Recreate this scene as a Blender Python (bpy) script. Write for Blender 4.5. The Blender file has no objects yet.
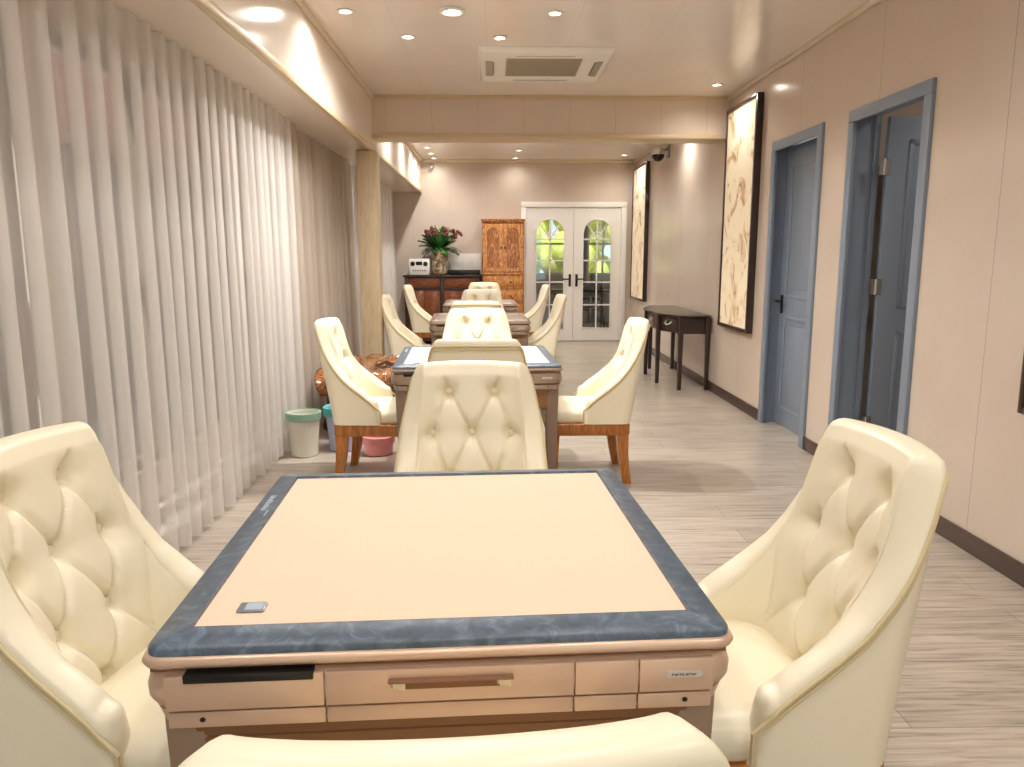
import bpy, bmesh, math, random
from mathutils import Vector, Matrix, noise
R = math.radians
PI = math.pi
scene = bpy.context.scene
COL = scene.collection
random.seed(7)

# ------------------------------------------------------------------ materials
def lin(r, g, b):
    f = lambda c: (c/255/12.92) if c/255 <= .04045 else ((c/255+.055)/1.055)**2.4
    return (f(r), f(g), f(b), 1)

def mat(name, rgb, rough=.5, metal=0, spec=.5, coat=0, coat_rough=.1, sheen=0, emit=None, emit_s=0):
    m = bpy.data.materials.new(name); m.use_nodes = True
    b = m.node_tree.nodes['Principled BSDF']
    b.inputs['Base Color'].default_value = lin(*rgb)
    b.inputs['Roughness'].default_value = rough
    b.inputs['Metallic'].default_value = metal
    b.inputs['Specular IOR Level'].default_value = spec
    b.inputs['Coat Weight'].default_value = coat
    b.inputs['Coat Roughness'].default_value = coat_rough
    b.inputs['Sheen Weight'].default_value = sheen
    if emit:
        b.inputs['Emission Color'].default_value = lin(*emit)
        b.inputs['Emission Strength'].default_value = emit_s
    return m

class NT:
    def __init__(s, m): s.t = m.node_tree; s.n = s.t.nodes; s.b = s.n['Principled BSDF']
    def new(s, kind, **kw):
        x = s.n.new(kind)
        for k, v in kw.items(): setattr(x, k, v)
        return x
    def link(s, a, b): s.t.links.new(a, b)
    def coord(s, scale=(1, 1, 1), rot=(0, 0, 0), loc=(0, 0, 0), kind='Object'):
        tc = s.new('ShaderNodeTexCoord'); mp = s.new('ShaderNodeMapping')
        mp.inputs['Scale'].default_value = scale; mp.inputs['Rotation'].default_value = rot
        mp.inputs['Location'].default_value = loc
        s.link(tc.outputs[kind], mp.inputs['Vector']); return mp.outputs['Vector']
    def noise(s, vec, scale=5, detail=4, rough=.5, dist=0):
        x = s.new('ShaderNodeTexNoise'); x.inputs['Scale'].default_value = scale
        x.inputs['Detail'].default_value = detail; x.inputs['Roughness'].default_value = rough
        x.inputs['Distortion'].default_value = dist
        s.link(vec, x.inputs['Vector']); return x.outputs['Fac']
    def ramp(s, fac, stops, mode='LINEAR'):
        x = s.new('ShaderNodeValToRGB'); e = x.color_ramp.elements; x.color_ramp.interpolation = mode
        e[0].position, e[0].color = stops[0][0], lin(*stops[0][1])
        e[1].position, e[1].color = stops[-1][0], lin(*stops[-1][1])
        for p, c in stops[1:-1]:
            k = e.new(p); k.color = lin(*c)
        s.link(fac, x.inputs['Fac']); return x.outputs['Color']
    def bump(s, fac, strength=.2, dist=.01):
        x = s.new('ShaderNodeBump'); x.inputs['Strength'].default_value = strength
        x.inputs['Distance'].default_value = dist
        s.link(fac, x.inputs['Height']); s.link(x.outputs['Normal'], s.b.inputs['Normal'])
    def mix(s, fac, a, b, blend='MIX'):
        x = s.new('ShaderNodeMix', data_type='RGBA', blend_type=blend)
        for sock, v in ((x.inputs['Factor'], fac), (x.inputs[6], a), (x.inputs[7], b)):
            if isinstance(v, (int, float)): sock.default_value = v
            elif isinstance(v, tuple): sock.default_value = v
            else: s.link(v, sock)
        return x.outputs[2]
    def seams(s, axis, period, offset=0, width=.004):
        """1 on thin straight joints repeated along one axis"""
        tc = s.new('ShaderNodeTexCoord'); sp = s.new('ShaderNodeSeparateXYZ'); s.link(tc.outputs['Object'], sp.inputs[0])
        a = s.new('ShaderNodeMath', operation='ADD'); a.inputs[1].default_value = offset+100*period; s.link(sp.outputs[axis], a.inputs[0])
        m = s.new('ShaderNodeMath', operation='MODULO'); m.inputs[1].default_value = period; s.link(a.outputs[0], m.inputs[0])
        l = s.new('ShaderNodeMath', operation='LESS_THAN'); l.inputs[1].default_value = width; s.link(m.outputs[0], l.inputs[0])
        return l.outputs[0]

def wood(name, stops, scale=(2, 14, 14), rough=.35, coat=.3, dist=1.5, nscale=3):
    m = mat(name, (120, 80, 50), rough, coat=coat); t = NT(m)
    f = t.noise(t.coord(scale), nscale, 5, .6, dist)
    t.link(t.ramp(f, stops), t.b.inputs['Base Color']); t.bump(f, .08, .004)
    return m

def panel_mat(name, rgb, axis, period, off=0, rough=.22, dark=.75, coat=0):
    m = mat(name, rgb, rough, coat=coat); t = NT(m)
    s = t.seams(axis, period, off)
    n = t.noise(t.coord((1, 1, 1)), 3.0, 2)
    base = t.ramp(n, [(.3, tuple(max(0, c-4) for c in rgb)), (.7, rgb)])
    d = tuple(int(c*dark) for c in rgb)
    t.link(t.mix(s, base, lin(*d)), t.b.inputs['Base Color'])
    t.bump(n, .03, .01)
    return m

M = {}
M['wall'] = panel_mat('wall_panel', (212, 198, 184), 1, 1.2, .1, .17)
M['wall_far'] = panel_mat('wall_panel_far', (206, 192, 178), 0, .6, .1, .3, .9)
M['beam'] = panel_mat('beam_panel', (216, 200, 184), 0, .44, .15, .3, .86)
M['ceil'] = panel_mat('ceiling_panel', (238, 230, 222), 0, .6, .05, .18, .93)
M['bulk'] = panel_mat('bulkhead_panel', (236, 226, 214), 1, 1.2, .4, .16, .9)
M['trim'] = mat('ivory_trim', (226, 212, 190), .35)
M['trim_gold'] = mat('beige_trim', (208, 188, 154), .35)
M['leather'] = mat('cream_leather', (241, 233, 209), .36, coat=.15, coat_rough=.25)
t = NT(M['leather']); n_ = t.noise(t.coord((1, 1, 1)), 260, 2); t.bump(n_, .06, .002)
M['piping'] = mat('piping_leather', (212, 196, 156), .45)
M['chair_wood'] = wood('amber_wood', [(.3, (140, 82, 28)), (.55, (184, 116, 46)), (.75, (204, 138, 64))], (14, 14, 2), .35, .3)
M['felt'] = mat('peach_felt', (238, 208, 184), .9, sheen=.1)
t = NT(M['felt']); t.bump(t.noise(t.coord(), 900, 2), .08, .001)
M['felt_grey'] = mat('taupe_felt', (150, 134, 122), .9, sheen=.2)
M['slate'] = mat('slate_blue_frame', (78, 92, 108), .4, coat=.2, coat_rough=.3); t = NT(M['slate'])
f_ = t.noise(t.coord((9, 9, 9)), 2.2, 6, .65, 1.2)
t.link(t.ramp(f_, [(.3, (62, 76, 92)), (.52, (84, 100, 118)), (.72, (122, 140, 158))]), t.b.inputs['Base Color']); t.bump(f_, .12, .004)
M['rose'] = mat('rose_gold_shell', (220, 190, 168), .34, metal=.4)
M['rose_dk'] = mat('rose_gold_dark', (150, 112, 88), .4, metal=.4)
M['under'] = mat('brown_underbody', (140, 100, 68), .5, metal=.2)
M['leg_metal'] = mat('champagne_metal', (168, 146, 128), .38, metal=.5)
M['black'] = mat('black_plastic', (18, 16, 15), .35)
M['black_gloss'] = mat('black_gloss', (14, 12, 12), .15)
M['ivory'] = mat('ivory_metal', (232, 218, 190), .3, metal=.3)
M['silver'] = mat('silver_plate', (214, 208, 202), .3, metal=.4)
M['pad'] = mat('grey_pad', (122, 126, 136), .3)
M['pad_light'] = mat('pale_grey_mark', (168, 184, 200), .5)
M['dark_wood'] = wood('dark_walnut', [(.3, (30, 16, 12)), (.6, (52, 28, 20)), (.8, (74, 42, 30))], (14, 2, 14), .3, .4)
M['base_wood'] = wood('baseboard_brown', [(.3, (44, 26, 18)), (.6, (66, 40, 28)), (.8, (84, 54, 40))], (14, 1.5, 14), .35, .3)
M['side_wood'] = wood('sideboard_brown', [(.3, (92, 44, 18)), (.6, (132, 68, 30)), (.8, (158, 90, 44))], (3, 10, 8), .35, .3)
M['pine'] = wood('knotty_orange_wood', [(.27, (104, 54, 20)), (.43, (178, 110, 52)), (.58, (212, 152, 86)), (.75, (232, 184, 124))], (7, 7, 2.0), .3, .4, 3.5, 2.2)
M['pine_dk'] = wood('brown_carcass', [(.3, (112, 60, 22)), (.52, (156, 92, 42)), (.7, (220, 166, 104))], (6, 6, 1.6), .35, .3, 2.5)
M['root_top'] = wood('burl_wood', [(.30, (48, 22, 12)), (.44, (116, 64, 32)), (.58, (182, 116, 62)), (.74, (232, 180, 122))], (9, 12, 14), .18, .8, 3, 2.5)
M['root_base'] = wood('gnarled_root', [(.3, (26, 14, 10)), (.55, (78, 40, 22)), (.8, (140, 80, 44))], (9, 9, 9), .35, .4, 2, 2)
M['pillar'] = wood('pale_pillar', [(.3, (188, 168, 136)), (.55, (206, 188, 156)), (.8, (220, 204, 176))], (12, 12, 1.2), .45, .1)
M['door_blue'] = mat('blue_grey_door', (132, 145, 162), .4)
M['white_door'] = mat('white_door_paint', (236, 234, 230), .35)
M['white'] = mat('white_plastic', (238, 236, 230), .4)
M['grille'] = mat('grey_grille', (168, 160, 136), .5)
M['glow'] = mat('lamp_lens', (255, 250, 240), .4, emit=(255, 246, 230), emit_s=14)
M['bin_white'] = mat('milky_plastic', (222, 220, 208), .4)
M['bin_green'] = mat('mint_plastic', (140, 184, 164), .4)
M['bin_blue'] = mat('lavender_plastic', (186, 196, 232), .4)
M['bin_teal'] = mat('teal_plastic', (96, 186, 190), .4)
M['bin_pink'] = mat('pink_plastic', (255, 176, 180), .4)
M['vase'] = mat('mottled_vase', (170, 156, 128), .25); t = NT(M['vase'])
t.link(t.ramp(t.noise(t.coord(), 14, 4, .6, 1), [(.35, (84, 62, 48)), (.5, (150, 134, 104)), (.7, (206, 196, 166))]), t.b.inputs['Base Color'])
M['leaf'] = mat('green_leaf', (44, 108, 46), .4); t = NT(M['leaf'])
t.link(t.ramp(t.noise(t.coord(), 9, 2), [(.3, (24, 64, 30)), (.6, (58, 122, 56)), (.8, (120, 170, 100))]), t.b.inputs['Base Color'])
M['bloom'] = mat('brown_red_bloom', (118, 62, 48), .6)
M['chrome'] = mat('brushed_steel', (190, 190, 192), .25, metal=1)
M['cam_grey'] = mat('grey_dome', (150, 146, 140), .2)
M['ext_floor'] = mat('outdoor_paving', (150, 146, 138), .8)
M['win_frame'] = mat('brown_window_frame', (112, 96, 84), .5)
M['ext_wall'] = mat('outdoor_render', (96, 88, 80), .8)
M['mist_wall'] = mat('pale_plaster', (196, 192, 186), .7)
M['brown_chair'] = mat('dark_brown_wood', (66, 48, 34), .4)

# paintings: pale rice-paper landscape with umber branches
M['art'] = mat('rice_paper_landscape', (250, 232, 200), .6); t = NT(M['art'])
v = t.coord((1, 1, 1))
f1 = t.noise(v, 3.2, 8, .62, 1.6); f2 = t.noise(v, 1.3, 2)
w_ = t.ramp(f2, [(.46, (0, 0, 0)), (.70, (255, 255, 255))])
c1 = t.ramp(f1, [(.33, (150, 118, 78)), (.41, (210, 182, 142)), (.48, (242, 224, 192)), (1, (250, 238, 214))])
t.link(t.mix(w_, c1, lin(249, 235, 210)), t.b.inputs['Base Color'])
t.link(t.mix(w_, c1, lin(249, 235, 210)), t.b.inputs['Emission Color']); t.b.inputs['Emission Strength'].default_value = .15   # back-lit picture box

# floor: grey-beige planks laid across the room
M['floor'] = mat('grey_plank_floor', (178, 164, 148), .3); t = NT(M['floor'])
br = t.new('ShaderNodeTexBrick'); v = t.coord((1, 1, 1))
t.link(v, br.inputs['Vector'])
br.inputs['Scale'].default_value = 1; br.inputs['Brick Width'].default_value = 1.25; br.inputs['Row Height'].default_value = .19
br.inputs['Mortar Size'].default_value = .0022; br.inputs['Mortar Smooth'].default_value = .3; br.inputs['Bias'].default_value = 0
br.offset = .37
br.inputs['Color1'].default_value = lin(208, 200, 190); br.inputs['Color2'].default_value = lin(190, 182, 172); br.inputs['Mortar'].default_value = lin(150, 140, 128)
g = t.noise(t.coord((1.3, 22, 1)), 2.2, 6, .65, .6)
gc = t.ramp(g, [(.3, (176, 168, 160)), (.5, (232, 228, 224)), (.7, (255, 252, 250))])
t.link(t.mix(1.0, br.outputs['Color'], gc, 'MULTIPLY'), t.b.inputs['Base Color'])
t.bump(g, .04, .003)

# exterior brick
M['brick'] = mat('red_brick', (150, 84, 66), .8); t = NT(M['brick'])
br = t.new('ShaderNodeTexBrick'); t.link(t.coord((1, 1, 1), (R(90), 0, R(90))), br.inputs['Vector'])
br.inputs['Scale'].default_value = 1; br.inputs['Brick Width'].default_value = .22; br.inputs['Row Height'].default_value = .07; br.inputs['Mortar Size'].default_value = .008
br.inputs['Color1'].default_value = lin(166, 96, 78); br.inputs['Color2'].default_value = lin(140, 78, 62); br.inputs['Mortar'].default_value = lin(180, 170, 160)
t.link(br.outputs['Color'], t.b.inputs['Base Color'])
M['hedge'] = mat('yellow_green_leaves', (186, 206, 72), .7); t = NT(M['hedge'])
t.link(t.ramp(t.noise(t.coord(), 6, 5), [(.3, (176, 196, 70)), (.5, (236, 236, 120)), (.7, (252, 248, 190))]), t.b.inputs['Base Color'])

def thin_glass(name, tint=(240, 246, 246), refl=.08):
    m = bpy.data.materials.new(name); m.use_nodes = True; nt = m.node_tree; nt.nodes.clear()
    o = nt.nodes.new('ShaderNodeOutputMaterial'); mx = nt.nodes.new('ShaderNodeMixShader')
    tr = nt.nodes.new('ShaderNodeBsdfTransparent'); gl = nt.nodes.new('ShaderNodeBsdfGlossy')
    tr.inputs['Color'].default_value = lin(*tint); gl.inputs['Roughness'].default_value = .03
    mx.inputs['Fac'].default_value = refl
    nt.links.new(tr.outputs[0], mx.inputs[1]); nt.links.new(gl.outputs[0], mx.inputs[2]); nt.links.new(mx.outputs[0], o.inputs[0])
    return m
M['glass'] = thin_glass('window_glass')
M['door_glass'] = thin_glass('door_glass', (238, 242, 240), .12)

def sheer(name, rgb, open_=.12):
    m = bpy.data.materials.new(name); m.use_nodes = True; nt = m.node_tree; nt.nodes.clear()
    o = nt.nodes.new('ShaderNodeOutputMaterial'); mx = nt.nodes.new('ShaderNodeMixShader'); m2 = nt.nodes.new('ShaderNodeMixShader')
    d = nt.nodes.new('ShaderNodeBsdfDiffuse'); tl = nt.nodes.new('ShaderNodeBsdfTranslucent'); tr = nt.nodes.new('ShaderNodeBsdfTransparent')
    d.inputs['Color'].default_value = lin(*rgb); tl.inputs['Color'].default_value = lin(*rgb)
    m2.inputs['Fac'].default_value = .3; mx.inputs['Fac'].default_value = open_
    nt.links.new(d.outputs[0], m2.inputs[1]); nt.links.new(tl.outputs[0], m2.inputs[2])
    nt.links.new(m2.outputs[0], mx.inputs[1]); nt.links.new(tr.outputs[0], mx.inputs[2]); nt.links.new(mx.outputs[0], o.inputs[0])
    return m
M['sheer'] = sheer('sheer_voile', (240, 237, 234), .48)
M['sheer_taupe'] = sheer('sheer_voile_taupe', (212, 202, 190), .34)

# ------------------------------------------------------------------ mesh helpers
class MB:
    def __init__(s): s.bm = bmesh.new()
    def _take(s, b, mtx=None):
        if mtx is not None: bmesh.ops.transform(b, matrix=mtx, verts=b.verts)
        me = bpy.data.meshes.new('tmp'); b.to_mesh(me); b.free(); s.bm.from_mesh(me); bpy.data.meshes.remove(me); return s
    def box(s, x0, y0, z0, x1, y1, z1, bev=0, seg=2, mtx=None):
        b = bmesh.new(); bmesh.ops.create_cube(b, size=1)
        for v in b.verts:
            v.co = Vector(((x0+x1)/2+v.co.x*(x1-x0), (y0+y1)/2+v.co.y*(y1-y0), (z0+z1)/2+v.co.z*(z1-z0)))
        if bev: bmesh.ops.bevel(b, geom=b.edges[:], offset=bev, segments=seg, profile=.5, affect='EDGES')
        return s._take(b, mtx)
    def loft(s, loops, caps=True, closed=True):
        """loops: equal-length lists of points"""
        b = bmesh.new(); vs = [[b.verts.new(p) for p in L] for L in loops]
        n = len(loops[0])
        for a, c in zip(vs, vs[1:]):
            for i in range(n if closed else n-1):
                j = (i+1) % n
                try: b.faces.new((a[i], a[j], c[j], c[i]))
                except ValueError: pass
        if caps and closed:
            b.faces.new(vs[0][::-1]); b.faces.new(vs[-1])
        bmesh.ops.recalc_face_normals(b, faces=b.faces[:])
        return s._take(b)
    def tube(s, pts, r, n=8, caps=True):
        pts = [Vector(p) for p in pts]
        rs = r if isinstance(r, (list, tuple)) else [r]*len(pts)
        loops = []; up = None
        for i, p in enumerate(pts):
            d = (pts[min(i+1, len(pts)-1)]-pts[max(i-1, 0)]).normalized()
            if up is None:
                up = Vector((0, 0, 1)) if abs(d.z) < .9 else Vector((1, 0, 0))
            a = d.cross(up)
            if a.length < 1e-4: a = d.orthogonal()
            a.normalize(); up = a.cross(d).normalized()
            loops.append([p+(a*math.cos(k*2*PI/n)+up*math.sin(k*2*PI/n))*rs[i] for k in range(n)])
        return s.loft(loops, caps)
    def lathe(s, prof, n=24, c=(0, 0, 0), caps=True):
        return s.loft([[(c[0]+r*math.cos(2*PI*k/n), c[1]+r*math.sin(2*PI*k/n), c[2]+z) for k in range(n)] for r, z in prof], caps)
    def sphere(s, c, r, sc=(1, 1, 1), seg=10):
        b = bmesh.new(); bmesh.ops.create_uvsphere(b, u_segments=seg, v_segments=max(5, seg//2+1), radius=r)
        return s._take(b, Matrix.Translation(c) @ Matrix.Diagonal((*sc, 1)))
    def poly(s, pts2, a, b, axis='y'):
        """closed 2-D outline extruded from a to b along an axis"""
        f = {'y': lambda p, t: (p[0], t, p[1]), 'x': lambda p, t: (t, p[0], p[1]), 'z': lambda p, t: (p[0], p[1], t)}[axis]
        return s.loft([[f(p, a) for p in pts2], [f(p, b) for p in pts2]])
    def build(s, name, m, parent=None, smooth=40):
        me = bpy.data.meshes.new(name); s.bm.to_mesh(me); s.bm.free()
        me.materials.append(m)
        if smooth:
            me.polygons.foreach_set('use_smooth', [True]*len(me.polygons)); me.set_sharp_from_angle(angle=R(smooth))
        o = bpy.data.objects.new(name, me); COL.objects.link(o)
        if parent: o.parent = parent
        return o

def box(name, m, parent, *a, bev=0, **k): return MB().box(*a, bev=bev, **k).build(name, m, parent)

def rrect(hx, hy, r, z, n=6, cx=0, cy=0):
    pts = []
    for q, (sx, sy) in enumerate(((1, 1), (-1, 1), (-1, -1), (1, -1))):
        for k in range(n+1):
            a = PI/2*q+PI/2*k/n
            pts.append((cx+sx*(hx-r)+r*math.cos(a), cy+sy*(hy-r)+r*math.sin(a), z))
    return pts

def empty(name, loc=(0, 0, 0), rz=0):
    o = bpy.data.objects.new(name, None); COL.objects.link(o); o.empty_display_size = .1
    o.location = loc; o.rotation_euler = (0, 0, rz); return o
def tag(o, label=None, cat=None, group=None, kind=None):
    for k, v in (('label', label), ('category', cat), ('group', group), ('kind', kind)):
        if v: o[k] = v
    return o
def struct(o): o['kind'] = 'structure'; return o
def copy_tree(o, parent=None):
    c = o.copy(); COL.objects.link(c)
    if parent: c.parent = parent
    for ch in list(o.children): copy_tree(ch, c)
    return c

# ------------------------------------------------------------------ the room
XR, YF, ZC, XL, YB = 2.27, 12.7, 2.9, -1.95, -2.6
XE, ZE = -1.16, 2.395            # bulkhead edge and underside
struct(box('floor', M['floor'], None, XL-.1, YB-.1, -.1, 4.4, 17.0, 0))
struct(box('ceiling', M['ceil'], None, XL-.1, YB-.1, ZC, 4.4, 17.0, ZC+.1))
D1 = (5.45, 6.42); D2 = (4.10, 5.05); DZ = 2.30
w = MB()
for a, b in ((YB, D2[0]), (D2[1], D1[0]), (D1[1], YF+.15)): w.box(XR, a, 0, XR+.15, b, ZC)
for a, b in (D1, D2): w.box(XR, a, DZ, XR+.15, b, ZC)
struct(w.build('wall_right', M['wall']))
w = MB(); FX0, FX1, FZ = .437, 2.145, 2.25
w.box(XL-.1, YF, 0, FX0, YF+.15, ZC); w.box(FX1, YF, 0, XR, YF+.15, ZC); w.box(FX0, YF, FZ, FX1, YF+.15, ZC)
struct(w.build('wall_far', M['wall_far']))
b = MB(); b.box(XL-.1, YB-.1, 0, -1.5, YB, ZC); b.box(1.9, YB-.1, 0, 4.4, YB, ZC); b.box(-1.5, YB-.1, 0, 1.9, YB, .5); b.box(-1.5, YB-.1, 2.5, 1.9, YB, ZC)
struct(b.build('wall_back', M['wall']))
o = MB()
for x in (-1.5, -.39, .74, 1.85): o.box(x, YB-.09, .5, x+.05, YB-.02, 2.5)
for z in (.5, 2.45): o.box(-1.5, YB-.09, z, 1.9, YB-.02, z+.05)
f = struct(o.build('window_7', M['white_door'])); box('pane', M['glass'], f, -1.48, YB-.06, .52, 1.88, YB-.055, 2.48)  # unseen window added behind the camera to let in soft fill daylight
w = MB(); w.box(XL-.1, YB, 0, XL, YF, .22); w.box(XL-.1, YB, 2.42, XL, YF, ZC)
for y in (YB, .2, 3.3, 6.4, 9.5, YF-.25): w.box(XL-.1, y, .22, XL, y+.25, 2.42)
struct(w.build('wall_left', M['wall']))
wy = (.45, 3.3, 3.55, 6.4, 6.65, 9.5, 9.75, 12.45)
for i in range(4):
    y0, y1 = wy[2*i], wy[2*i+1]
    o = MB(); 
    o.box(XL-.08, y0, .22, XL-.02, y1, .28); o.box(XL-.08, y0, 2.36, XL-.02, y1, 2.42)
    for y in (y0, y0+(y1-y0)/3-.025, y0+2*(y1-y0)/3-.025, y1-.05): o.box(XL-.08, y, .28, XL-.02, y+.05, 2.36)
    o.box(XL-.08, y0, 1.25, XL-.02, y1, 1.29)
    f = struct(o.build('window_%d' % (i+1), M['win_frame']))
    box('pane', M['glass'], f, XL-.055, y0+.02, .25, XL-.05, y1-.02, 2.39)
# bulkhead along the curtain side, beam across, pillar
b = MB(); b.box(XL, YB, ZE, XE, YF, ZC)
struct(b.build('ceiling_bulkhead', M['bulk']))
t1 = MB(); t1.box(XE-.03, YB, ZE-.012, XE+.012, YF, ZE+.035, bev=.006); struct(t1.build('trim_1', M['trim_gold']))
t1 = MB(); t1.box(XE, YB, ZC-.035, XE+.03, 7.7, ZC, bev=.008); t1.box(XE, 8.0, ZC-.035, XE+.03, YF, ZC, bev=.008); struct(t1.build('trim_2', M['trim']))
t1 = MB(); t1.box(XR-.028, YB, ZC-.035, XR, 7.7, ZC, bev=.008); t1.box(XR-.028, 8.0, ZC-.035, XR, YF, ZC, bev=.008); struct(t1.build('trim_3', M['trim']))
BY0, BY1, BZ = 7.7, 8.0, 2.53
struct(box('beam', M['beam'], None, XE, BY0, BZ, XR, BY1, ZC))
t1 = MB(); t1.box(XE, BY0-.025, ZC-.03, XR, BY0, ZC, bev=.006); struct(t1.build('trim_4', M['trim_gold']))
t1 = MB(); t1.box(XE, BY0-.02, BZ-.02, XR, BY1+.02, BZ+.02, bev=.006); struct(t1.build('trim_5', M['trim_gold']))
t1 = MB(); t1.box(XE+.03, YF-.03, ZC-.04, XR-.03, YF, ZC, bev=.008); struct(t1.build('trim_6', M['trim']))
p = MB(); p.box(-1.31, 7.6, 0, -1.11, 7.8, ZE-.012, bev=.012); struct(p.build('pillar', M['pillar']))
# baseboards
b = MB()
for a, c in ((YB, D2[0]), (D2[1], D1[0]), (D1[1], YF)): b.box(XR-.016, a, 0, XR, c, .095, bev=.004)
struct(b.build('baseboard_right', M['base_wood']))
b = MB(); b.box(XL, YF-.016, 0, FX0, YF, .09, bev=.004); b.box(FX1, YF-.016, 0, XR-.02, YF, .09, bev=.004)
struct(b.build('baseboard_far', M['base_wood']))

# blue-grey doors in the right wall
def blue_door(n, y0, y1, open_):
    root = struct(empty('door_%d' % n, (XR, (y0+y1)/2, 0)))
    h = (y1-y0)/2
    fr = MB(); fw = .075
    for s in (-1, 1):
        a, c = sorted((s*h, s*(h-fw)))
        fr.box(-.022, a, 0, .004, c, DZ-fw, bev=.005)                # casing
        a, c = sorted((s*h, s*(h-.03)))
        fr.box(0, a, 0, .17, c, DZ-.03)                                # reveal
    fr.box(-.022, -h, DZ-fw, .004, h, DZ, bev=.005); fr.box(.001, -h+.001, DZ-.03, .17, h-.001, DZ-.001)
    for s in (-1, 1):
        a, c = sorted((s*(h-.03), s*(h-.05)))
        fr.box(.135, a, 0, .17, c, DZ-.03)                             # stop
    fr.build('frame', M['door_blue'], root)
    W = 2*h-.066; H = DZ-.045
    leaf = MB(); leaf.box(0, 0, .012, W, .042, H, bev=.003)
    for (z0, z1) in ((.15, .92), (1.06, H-.14)):                     # raised mouldings and fields on both faces
        for yy, s in ((0, -1), (.042, 1)):
            a, c = sorted((yy, yy+s*.008))
            x0, x1 = .13, W-.13
            for q in ((x0, z0, x1, z0+.03), (x0, z1-.03, x1, z1), (x0, z0, x0+.03, z1), (x1-.03, z0, x1, z1)):
                leaf.box(q[0], a, q[1], q[2], c, q[3], bev=.003)
            leaf.box(x0+.075, a, z0+.075, x1-.075, c, z1-.075, bev=.004)
    lf = leaf.build('leaf', M['door_blue'], root)
    hd = MB()
    hx = W-.06
    for yy, s in ((0, -1), (.042, 1)):
        hd.box(hx-.022, min(yy, yy+s*.008), .93, hx+.022, max(yy, yy+s*.008), 1.08, bev=.003)
        hd.tube([(hx, yy, 1.03), (hx, yy+s*.05, 1.03)], .009); hd.tube([(hx+.005, yy+s*.05, 1.03), (hx-.11, yy+s*.05, 1.03)], .009)
    hd.build('handle', M['black'], lf)
    hg = MB()
    for z in (.3, 1.2, 1.95):
        hg.tube([(-.018, -.004, z-.05), (-.018, -.004, z+.05)], .010); hg.box(-.05, -.004, z-.05, .02, -.001, z+.05)
    if open_:
        lf.location = (.20, h-.10, 0); lf.rotation_euler.z = R(-1.0)
        hg.build('hinge', M['chrome'], lf)
    else:
        hg.bm.free()
        # closed: handle on the far side, leaf recessed into the reveal
        lf.location = (.10, -h+.033, 0); lf.rotation_euler.z = R(90)
        lf.scale = (1, -1, 1)
    return root
blue_door(1, *D1, False)
blue_door(2, *D2, True)
# sill strip of first door, room behind the open door
s_ = MB(); s_.box(2.42, 3.2, 0, 2.44, D2[0], ZC); s_.box(4.2, 3.2, 0, 4.3, 6.0, ZC); s_.box(2.42, 3.1, 0, 4.3, 3.2, ZC); s_.box(2.42, 5.3, 0, 4.3, 5.4, ZC)
struct(s_.build('wall_side_room', M['wall']))

# white french double door in the far wall
def french_door():
    root = struct(empty('door_3', ((FX0+FX1)/2, YF, 0)))
    h = (FX1-FX0)/2
    fr = MB()
    for s in (-1, 1):
        a, c = sorted((s*h, s*(h-.085))); fr.box(a, -.03, 0, c, .15, FZ-.085, bev=.006)
    fr.box(-h, -.03, FZ-.085, h, .15, FZ, bev=.006)
    fr.build('frame', M['white_door'], root)
    W = h-.085-.004; H = FZ-.09
    for s in (-1, 1):
        X0 = 0.003 if s > 0 else -W-.0
        X1 = X0+W-.003
        g0, g1, gz0, gz1, sp = X0+.15, X1-.15, .22, 1.98, 1.76        # glazed area with arched head
        cx, hw = (g0+g1)/2, (g1-g0)/2
        arch = lambda x: sp+(gz1-sp)*math.sqrt(max(0, 1-((x-cx)/hw)**2))
        lf = MB(); y0, y1 = .0, .045
        lf.box(X0, y0, .01, g0, y1, H); lf.box(g1, y0, .01, X1, y1, H); lf.box(g0, y0, .01, g1, y1, gz0)
        N = 20; xs = [g0+(g1-g0)*k/N for k in range(N+1)]
        lf.poly([(x, arch(x)) for x in xs]+[(x, H) for x in reversed(xs)], y0, y1)
        # moulding round the glass
        path = [(g0, y0-.004, gz0), (g0, y0-.004, sp)]+[(x, y0-.004, arch(x)) for x in xs]+[(g1, y0-.004, sp), (g1, y0-.004, gz0), (g0, y0-.004, gz0)]
        lf.tube(path, .012, 6)
        leaf = lf.build('leaf', M['white_door'], root)
        mu = MB()
        mu.box(cx-.011, .008, gz0, cx+.011, .036, gz1)
        for z in (.60, .97, 1.32, 1.66): mu.box(g0, .008, z-.011, g1, .036, z+.011)
        for sx in (-1, 1):
            mu.tube([(cx, .022, 1.66), (cx+sx*hw*.72, .022, arch(cx+hw*.72))], .011, 6)
            mu.tube([(cx+sx*.10*math.cos(a), .022, 1.67+.11*math.sin(a)) for a in [k*PI/2/6 for k in range(7)]], .009, 6)
        mu.build('glazing_bar', M['white_door'], leaf)
        gl = MB(); gl.poly([(g0, gz0), (g1, gz0)]+[(x, arch(x)) for x in reversed(xs)], .020, .024)
        gl.build('pane', M['door_glass'], leaf)
        hx = s*.055
        hd = MB(); hd.box(hx-.02, -.01, .90, hx+.02, 0, 1.10, bev=.004)
        hd.tube([(hx, 0, 1.02), (hx, -.055, 1.02)], .010); hd.tube([(hx, -.055, 1.02), (hx+s*.12, -.055, 1.02)], .011)
        hd.sphere((hx, -.012, .945), .012)
        hd.build('handle', M['black'], leaf)
    return root
french_door()

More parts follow.
